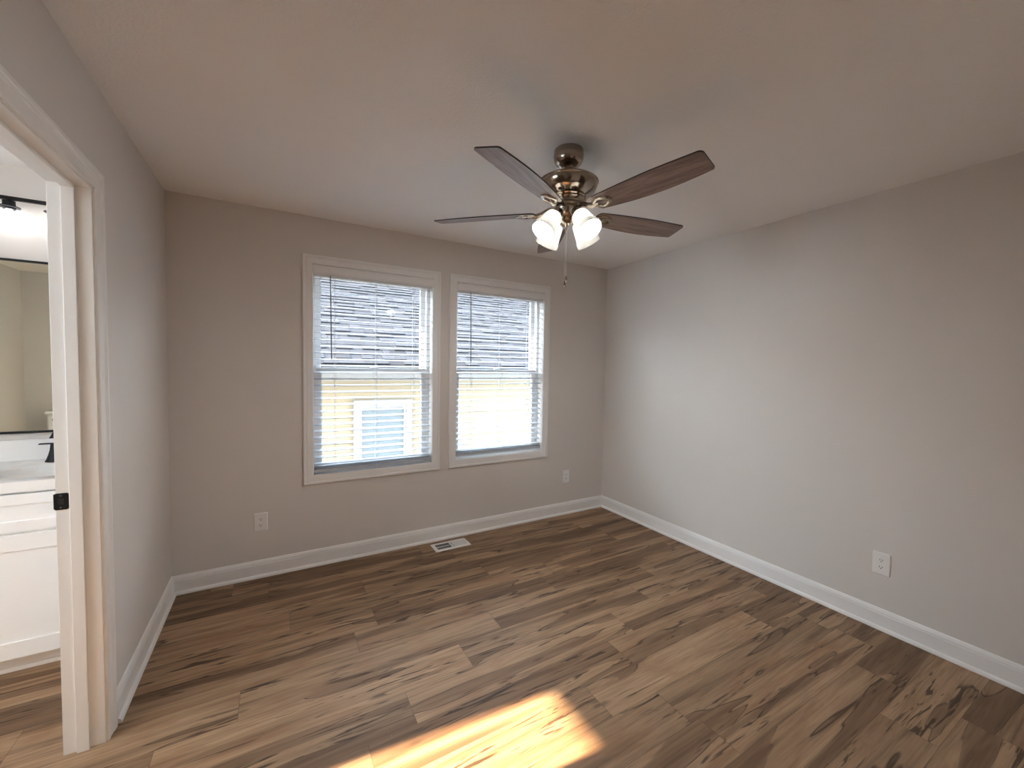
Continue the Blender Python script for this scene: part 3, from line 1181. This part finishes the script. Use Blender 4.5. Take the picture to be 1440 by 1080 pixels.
def make_vanity():
    root = thing('vanity_cabinet', ((VX0+VX1)/2, 2.93, 0))
    tag(root, 'white shaker vanity cabinet standing in the bathroom', 'vanity cabinet')
    cx, cy = (VX0+VX1)/2, 2.93

    def bx(b, *a):
        x0, x1, y0, y1, z0, z1 = a
        return b.box(x0-cx, x1-cx, y0-cy, y1-cy, z0, z1)
    b = MB()
    bx(b, VX0, VX0+0.018, VF, BY-0.004, 0.085, 0.840)
    bx(b, VX1-0.018, VX1, VF, BY-0.004, 0.085, 0.840)
    bx(b, VX0+0.018, VX1-0.018, BY-0.014, BY-0.004, 0.085, 0.840)
    bx(b, VX0+0.018, VX1-0.018, VF, BY-0.014, 0.085, 0.103)
    bx(b, VX0+0.018, VX1-0.018, VF, VF+0.018, 0.103, 0.150)
    bx(b, VX0+0.018, VX1-0.018, VF, VF+0.018, 0.630, 0.690)
    bx(b, VX0+0.018, VX1-0.018, VF, VF+0.018, 0.800, 0.840)
    bx(b, (VX0+VX1)/2-0.02, (VX0+VX1)/2+0.02, VF, VF+0.018, 0.150, 0.630)
    b.build('body', M['cabinet'], root, bevel=0.001)
    b = MB()
    bx(b, VX0, VX1, VF+0.062, BY-0.01, 0.0, 0.085)
    b.build('toe_kick', M['cabinet'], root)
    b = MB()
    pr = [(VF+0.062-cy, 0.0), (VF+0.046-cy, 0.0), (VF+0.046-cy, 0.008), (VF+0.050-cy, 0.016), (VF+0.062-cy, 0.020)]
    b.prism(pr, 'x', VX0-cx, VX1-cx)
    b.build('shoe_moulding', M['trim'], root)
    yv = VF-cy
    # one wide false drawer over each door; the near pair is the one in view
    mid = (VX0+VX1)/2-cx
    for x0, x1 in ((VX0+0.006-cx, mid-0.002), (mid+0.002, VX1-0.006-cx)):
        b = MB()
        shaker(b, x0, x1, 0.664, 0.832, yv, 0.048)
        b.build('drawer_front', M['cabinet'], root, bevel=0.001)
        b = MB()
        shaker(b, x0, x1, 0.092, 0.652, yv, 0.074)
        b.build('door', M['cabinet'], root, bevel=0.001)

    # top with an oval basin sunk into it
    TZ = 0.888
    root = thing('washbasin', (cx, cy, 0.841))
    tag(root, 'white marble countertop with a sunken oval basin and backsplash, on the bathroom cabinet', 'sink')
    zt = TZ-0.841
    X0, X1, Y0, Y1 = VX0-0.01-cx, VX1+0.006-cx, VF-0.018-cy, BY-0.003-cy
    n = 64
    bxc, byc, ra, rb = -0.375-cx, 2.885-cy, 0.245, 0.170
    outer = []
    for k in range(n):
        a = 2*PI*k/n
        ca, sa = math.cos(a), math.sin(a)
        sx = (X1-bxc)/ca if ca > 1e-9 else ((X0-bxc)/ca if ca < -1e-9 else 1e9)
        sy = (Y1-byc)/sa if sa > 1e-9 else ((Y0-byc)/sa if sa < -1e-9 else 1e9)
        t = min(sx, sy)
        outer.append((bxc+ca*t, byc+sa*t))
    # exact corners
    for (qx, qy) in ((X0, Y0), (X1, Y0), (X1, Y1), (X0, Y1)):
        k = min(range(n), key=lambda i: (outer[i][0]-qx)**2+(outer[i][1]-qy)**2)
        outer[k] = (qx, qy)

    def el(s, z):
        return [(bxc+ra*s*math.cos(2*PI*k/n), byc+rb*s*math.sin(2*PI*k/n), z) for k in range(n)]
    b = MB()
    b.ring([[(x, y, 0.0) for x, y in outer], [(x, y, zt-0.003) for x, y in outer], [(x*0.998, y*0.998, zt) for x, y in outer], el(1.03, zt), el(1.0, zt-0.002)])
    b.ring([el(1.0, zt-0.002), el(0.965, zt-0.012), el(0.94, zt-0.026), el(0.93, zt-0.034), el(0.90, zt-0.040), el(0.80, zt-0.078), el(0.60, zt-0.112), el(0.3, zt-0.126), el(0.09, zt-0.128)], smooth=True)
    b.build('counter', M['marble'], root)
    b = MB()
    b.lathe([(0.0, zt-0.1285), (0.014, zt-0.126), (0.022, zt-0.125), (0.024, zt-0.129)], 24, Matrix.Translation((bxc, byc, 0)))
    b.build('drain', M['black'], root)
    b = MB().box(X0+cx, X1+cx, BY-0.024, BY-0.002, TZ+0.0005, 1.000)
    o = b.build('backsplash', M['marble'], bevel=0.003)
    tag(o, 'white marble backsplash strip along the wall behind the bathroom basin', 'backsplash')

    # widespread tap: two lever handles and a spout
    fy = 3.105
    fx = -0.366
    root = thing('faucet', (fx, fy, TZ))
    tag(root, 'black two-handle faucet at the back of the basin', 'faucet')
    flare = [(0.0385, 0.0), (0.0385, 0.004), (0.034, 0.010), (0.026, 0.035), (0.020, 0.060), (0.0175, 0.082), (0.0175, 0.096), (0.0, 0.098)]
    for s in (-1, 1):
        b = MB()
        mx = Matrix.Translation((s*0.100, 0, 0))
        b.lathe(flare, 32, mx)
        h = b.build('handle', M['black'], root)
        b = MB()
        xa, xb = sorted((s*0.085, s*0.160))
        b.box(xa, xb, -0.009, 0.009, 0.092, 0.099)
        b.build('lever', M['black'], h, bevel=0.003)
    b = MB()
    b.lathe([(0.032, 0.0), (0.032, 0.004), (0.024, 0.02), (0.018, 0.05)], 32)
    arc = [(0, 0, 0.04)]+[(0, -0.055+0.055*math.cos(t), 0.10+0.055*math.sin(t)) for t in [PI*k/12 for k in range(0, 12)]]+[(0, -0.112, 0.085)]
    b.tube(arc, [0.016]+[0.0135]*11+[0.0125, 0.0125], 16)
    b.build('spout', M['black'], root)

    # small flared piece of unknown use on the backsplash ledge, half hidden by the door frame
    o = MB().lathe([(0.033, 0.0), (0.033, 0.003), (0.026, 0.016), (0.018, 0.034), (0.0125, 0.052), (0.011, 0.064), (0.0, 0.066)], 28,
                   Matrix.Scale(0.32, 4, (0, 1, 0))).build('ledge_fitting', M['black'], loc=(-0.482, BY-0.0135, 1.0))
    tag(o, 'small black flared fitting standing on the backsplash ledge below the mirror', 'bathroom fitting')

    # mirror
    root = thing('wall_mirror', (-0.62, BY, 1.035))
    tag(root, 'black thin-framed mirror on the wall above the vanity', 'mirror')
    mz0, mz1 = 0.0, 0.920
    mxa, mxb = -0.46, 0.42
    b = MB()
    frame_bars(b, mxa, mxb, mz0, mz1, -0.022, -0.002, 0.011)
    b.build('frame', M['black'], root, bevel=0.001)
    MB().box(mxa+0.010, mxb-0.010, -0.012, -0.003, mz0+0.010, mz1-0.010).build('mirror_glass', M['mirror'], root)

    # vanity light bar
    root = thing('vanity_light', (-0.62, BY, 2.255))
    tag(root, 'black bar light with clear glass jar shades above the mirror', 'vanity light')
    b = MB().box(-0.42, 0.42, -0.072, -0.054, -0.010, 0.008)
    b.build('bar', M['black'], root, bevel=0.001)
    b = MB().box(0.20, 0.36, -0.022, -0.002, -0.045, 0.045)
    b.box(0.27, 0.29, -0.056, -0.02, -0.008, 0.006)
    b.build('wall_plate', M['black'], root, bevel=0.002)
    for lx in (-0.325, -0.160, 0.005, 0.170, 0.335):
        T = Matrix.Translation((lx, -0.095 + 0.032, 0))
        b = MB()
        b.lathe([(0.006, -0.004), (0.006, -0.014), (0.023, -0.015), (0.0235, -0.042), (0.040, -0.043), (0.0405, -0.047), (0.024, -0.048), (0.021, -0.058), (0.0, -0.058)], 32, T)
        b.build('socket', M['black'], root)
        pr = [(0.022, -0.048), (0.036, -0.053), (0.0405, -0.062), (0.041, -0.080), (0.041, -0.170)]
        b = MB().lathe(pr+[(r_-0.002, z_) for r_, z_ in pr[::-1]], 32, T, cap=False)
        b.build('glass_shade', M['jar'], root)
        b = MB().lathe([(0.0, -0.058), (0.012, -0.058), (0.014, -0.070), (0.026, -0.092), (0.029, -0.104), (0.026, -0.117), (0.015, -0.128), (0.0, -0.131)], 24, T)
        b.build('light_bulb', M['bathbulb'], root)


make_vanity()


def make_toilet():
    root = thing('toilet', (-1.49, BR, 0))
    tag(root, 'white toilet by the bathroom wall, its tank seen in the mirror', 'toilet')
    b = MB().box(-0.225, 0.225, 0.015, 0.205, 0.40, 0.800)
    b.build('tank', M['porcelain'], root, bevel=0.025, segs=4)
    b = MB().box(-0.238, 0.238, 0.008, 0.216, 0.802, 0.838)
    b.build('tank_lid', M['porcelain'], root, bevel=0.012, segs=3)
    n = 40

    def oval(s, z, dy=0.0):
        pts = []
        for k in range(n):
            a = 2*PI*k/n
            y = 0.455+dy+(0.245 if math.sin(a) > 0 else 0.215)*s*math.sin(a)
            pts.append((0.185*s*math.cos(a), y, z))
        return pts
    b = MB()
    b.ring([oval(0.62, 0.0, -0.06), oval(0.58, 0.05, -0.06), oval(0.56, 0.16, -0.05), oval(0.72, 0.26, -0.03), oval(0.93, 0.34), oval(1.0, 0.385), oval(0.99, 0.395), oval(0.78, 0.395), oval(0.7, 0.34), oval(0.35, 0.24)], smooth=True)
    b.add(oval(0.35, 0.24), [tuple(range(n))])
    b.add(oval(0.62, 0.0, -0.06), [tuple(range(n))])
    b.box(-0.12, 0.12, 0.03, 0.30, 0.0, 0.40)
    b.build('bowl', M['porcelain'], root)
    b = MB()
    b.ring([oval(1.02, 0.397), oval(1.03, 0.407), oval(1.0, 0.417)], smooth=True)
    b.add(oval(1.0, 0.417), [tuple(range(n))])
    b.add(oval(1.02, 0.397), [tuple(range(n))])
    b.build('seat_lid', M['porcelain'], root)
    b = MB()
    b.tube([(-0.17, 0.206, 0.74), (-0.17, 0.222, 0.74), (-0.10, 0.226, 0.73)], [0.010, 0.007, 0.006], 10)
    b.build('flush_lever', M['black'], root)


make_toilet()


# bathroom window (behind the wall, lets the low sun in)
def bath_window():
    yc = (BWY0+BWY1)/2
    root = thing('window_3', (BX, yc, BWZ0))
    struct(root, 'white bathroom window beyond the doorway letting in the sun', 'window')
    hy, hz = (BWY1-BWY0)/2, BWZ1-BWZ0
    b = MB()
    t = 0.03
    b.box(-0.085, -0.035, -hy, -hy+t, 0, hz)
    b.box(-0.085, -0.035, hy-t, hy, 0, hz)
    b.box(-0.085, -0.035, -hy+t, hy-t, 0, t)
    b.box(-0.085, -0.035, -hy+t, hy-t, hz-t, hz)
    b.build('vinyl_frame', M['vinyl'], root, bevel=0.002)
    MB().box(-0.062, -0.058, -hy+t-0.004, hy-t+0.004, t-0.004, hz-t+0.004).build('glass_pane', M['glass'], root)


bath_window()

# unseen fill lamps added to brighten the hall, the bathroom and the bedroom beyond
def fill_lamp(x, y, glow, label):
    root = thing('added_fill_lamp', (x, y, H))
    tag(root, label, 'ceiling lamp')
    MB().lathe([(0.15, 0.0), (0.15, -0.02), (0.145, -0.024), (0.0, -0.024)], 40).build('base', M['pewter_satin'], root)
    MB().lathe([(0.140, -0.024), (0.135, -0.05), (0.11, -0.075), (0.06, -0.09), (0.0, -0.094)], 40).build('lamp_shade', glow, root)


fill_lamp(0.85, -1.35, M['hallfill'], 'added round fill lamp on the hall ceiling behind the viewer')
fill_lamp(-1.05, 1.15, M['bathfill'], 'added round fill lamp, out of view on the bathroom ceiling')


# ------------------------------------------------------------------ outside: ground and the house next door
struct(MB().box(-40, 40, D+WT, 60, -0.9, -0.75).build('ground', M['ground']), 'pale ground between the two houses', 'ground')


def make_house():
    EY, EZ = 5.62, 1.425       # lower roof edge
    WY = 6.02                  # siding plane
    root = thing('neighbouring_house', (2.0, WY, -0.75))
    tag(root, 'neighbouring house with cream lap siding and grey shingle roof outside the windows', 'house')
    ox, oy, oz = 2.0, WY, -0.75
    # lap siding
    b = MB()
    z = -0.75
    ex = 0.120
    X0, X1 = -6.0, 12.0
    while z < 1.20:
        b.add([(X0-ox, -0.016, z-oz), (X1-ox, -0.016, z-oz), (X1-ox, -0.002, z+ex-oz), (X0-ox, -0.002, z+ex-oz),
               (X0-ox, 0.0, z-oz), (X1-ox, 0.0, z-oz)], [(0, 1, 2, 3), (0, 4, 5, 1)])
        z += ex
    b.box(X0-ox, X1-ox, 0.002, 0.12, 0.0, 2.10)
    b.build('siding', M['siding'], root)
    b = MB()
    b.box(X0-ox, X1-ox, -0.030, -0.001, 1.205-oz, 1.345-oz)
    b.build('frieze_board', M['sidingtrim'], root)
    b = MB()
    b.box(X0-ox, X1-ox, EY+0.03-oy, 0.0, 1.340-oz, 1.352-oz)
    b.build('soffit', M['sidingtrim'], root)
    # gutter
    g = [(EY-0.085-oy, 1.425-oz), (EY-0.095-oy, 1.418-oz), (EY-0.090-oy, 1.395-oz), (EY-0.070-oy, 1.372-oz), (EY-0.066-oy, 1.330-oz), (EY+0.030-oy, 1.330-oz), (EY+0.030-oy, 1.420-oz),
         (EY+0.026-oy, 1.420-oz), (EY+0.026-oy, 1.334-oz), (EY-0.062-oy, 1.334-oz), (EY-0.066-oy, 1.374-oz), (EY-0.085-oy, 1.397-oz)]
    b = MB().prism(g, 'x', X0-ox, X1-ox)
    b.build('gutter', M['gutter'], root)
    # roof: laminated shingles laid course by course on a deck
    pitch = math.radians(29.0)
    su = Vector((0, math.cos(pitch), math.sin(pitch)))
    nn = Vector((0, -math.sin(pitch), math.cos(pitch)))
    O = Vector((0, EY-0.035-oy, EZ+0.005-oz))
    rnd = random.Random(5)
    v, f, mi, cols = [], [], [], []

    def quad(p, m, c):
        o = len(v)
        v.extend(p)
        f.append((o, o+1, o+2, o+3))
        mi.append(m)
        cols.append(c)
    ex = 0.140
    nc = 46
    for k in range(nc):
        x = -4.0+rnd.uniform(-0.3, 0)
        drift = rnd.uniform(-0.12, 0.12)
        while x < 9.0:
            wd = rnd.choice((0.11, 0.15, 0.19, 0.24, 0.30))*rnd.uniform(0.9, 1.1)
            thick = rnd.random() < 0.52
            hb = 0.021 if thick else 0.009
            dn = rnd.uniform(-0.004, 0.004)
            tone = min(1, max(0, rnd.gauss(0.55, 0.2)+drift))
            if not thick:
                tone *= 0.72
            a, c = x-ox, x+wd-0.003-ox
            s0, s1 = k*ex+dn, (k+1)*ex+0.03
            p0 = O+su*s0+nn*hb
            p1 = O+su*s1+nn*0.001
            q0 = O+su*s0-nn*0.002
            X = Vector((1, 0, 0))
            quad([X*a+p0, X*c+p0, X*c+p1, X*a+p1], 0, tone)
            quad([X*a+q0, X*c+q0, X*c+p0, X*a+p0], 1, 0)
            quad([X*a+q0, X*a+p0, X*a+p1, X*a+p1-nn*0.004], 1, 0)
            quad([X*c+p0, X*c+q0, X*c+p1-nn*0.004, X*c+p1], 1, 0)
            x += wd
    me = bpy.data.meshes.new('roof')
    me.from_pydata([tuple(p) for p in v], [], f)
    me.materials.append(M['shingle'])
    me.materials.append(M['shbutt'])
    me.polygons.foreach_set('material_index', mi)
    at = me.attributes.new('tone', 'FLOAT_COLOR', 'CORNER')
    buf = []
    for c in cols:
        buf += [c, c, c, 1.0]*4
    at.data.foreach_set('color', buf)
    ro = bpy.data.objects.new('roof', me)
    COL.objects.link(ro)
    ro.parent = root
    b = MB()
    e = O+su*(nc*ex)
    a = O-nn*0.012
    t2 = e-nn*0.012
    b.add([(X0-ox, a.y, a.z), (X1-ox, a.y, a.z), (X1-ox, t2.y, t2.z), (X0-ox, t2.y, t2.z),
           (X0-ox, a.y, a.z-0.03), (X1-ox, a.y, a.z-0.03), (X1-ox, t2.y, t2.z-0.03), (X0-ox, t2.y, t2.z-0.03)],
          [(0, 1, 2, 3), (4, 5, 6, 7), (0, 1, 5, 4), (2, 3, 7, 6), (0, 3, 7, 4), (1, 2, 6, 5)])
    b.build('roof_deck', M['shbutt'], root)
    # window in the siding
    xa, xb, za, zb = 1.490-ox, 2.300-ox, -0.20-oz, 0.930-oz
    b = MB()
    frame_bars(b, xa, xb, za, zb, -0.060, -0.010, 0.075)
    frame_bars(b, xa+0.075, xb-0.075, za+0.075, zb-0.075, -0.045, -0.010, 0.035)
    wf = b.build('window_frame', M['sidingtrim'], root, bevel=0.004)
    MB().box(xa+0.10, xb-0.10, -0.022, -0.018, za+0.10, zb-0.10).build('window_glass', M['houseblind'], wf)


make_house()
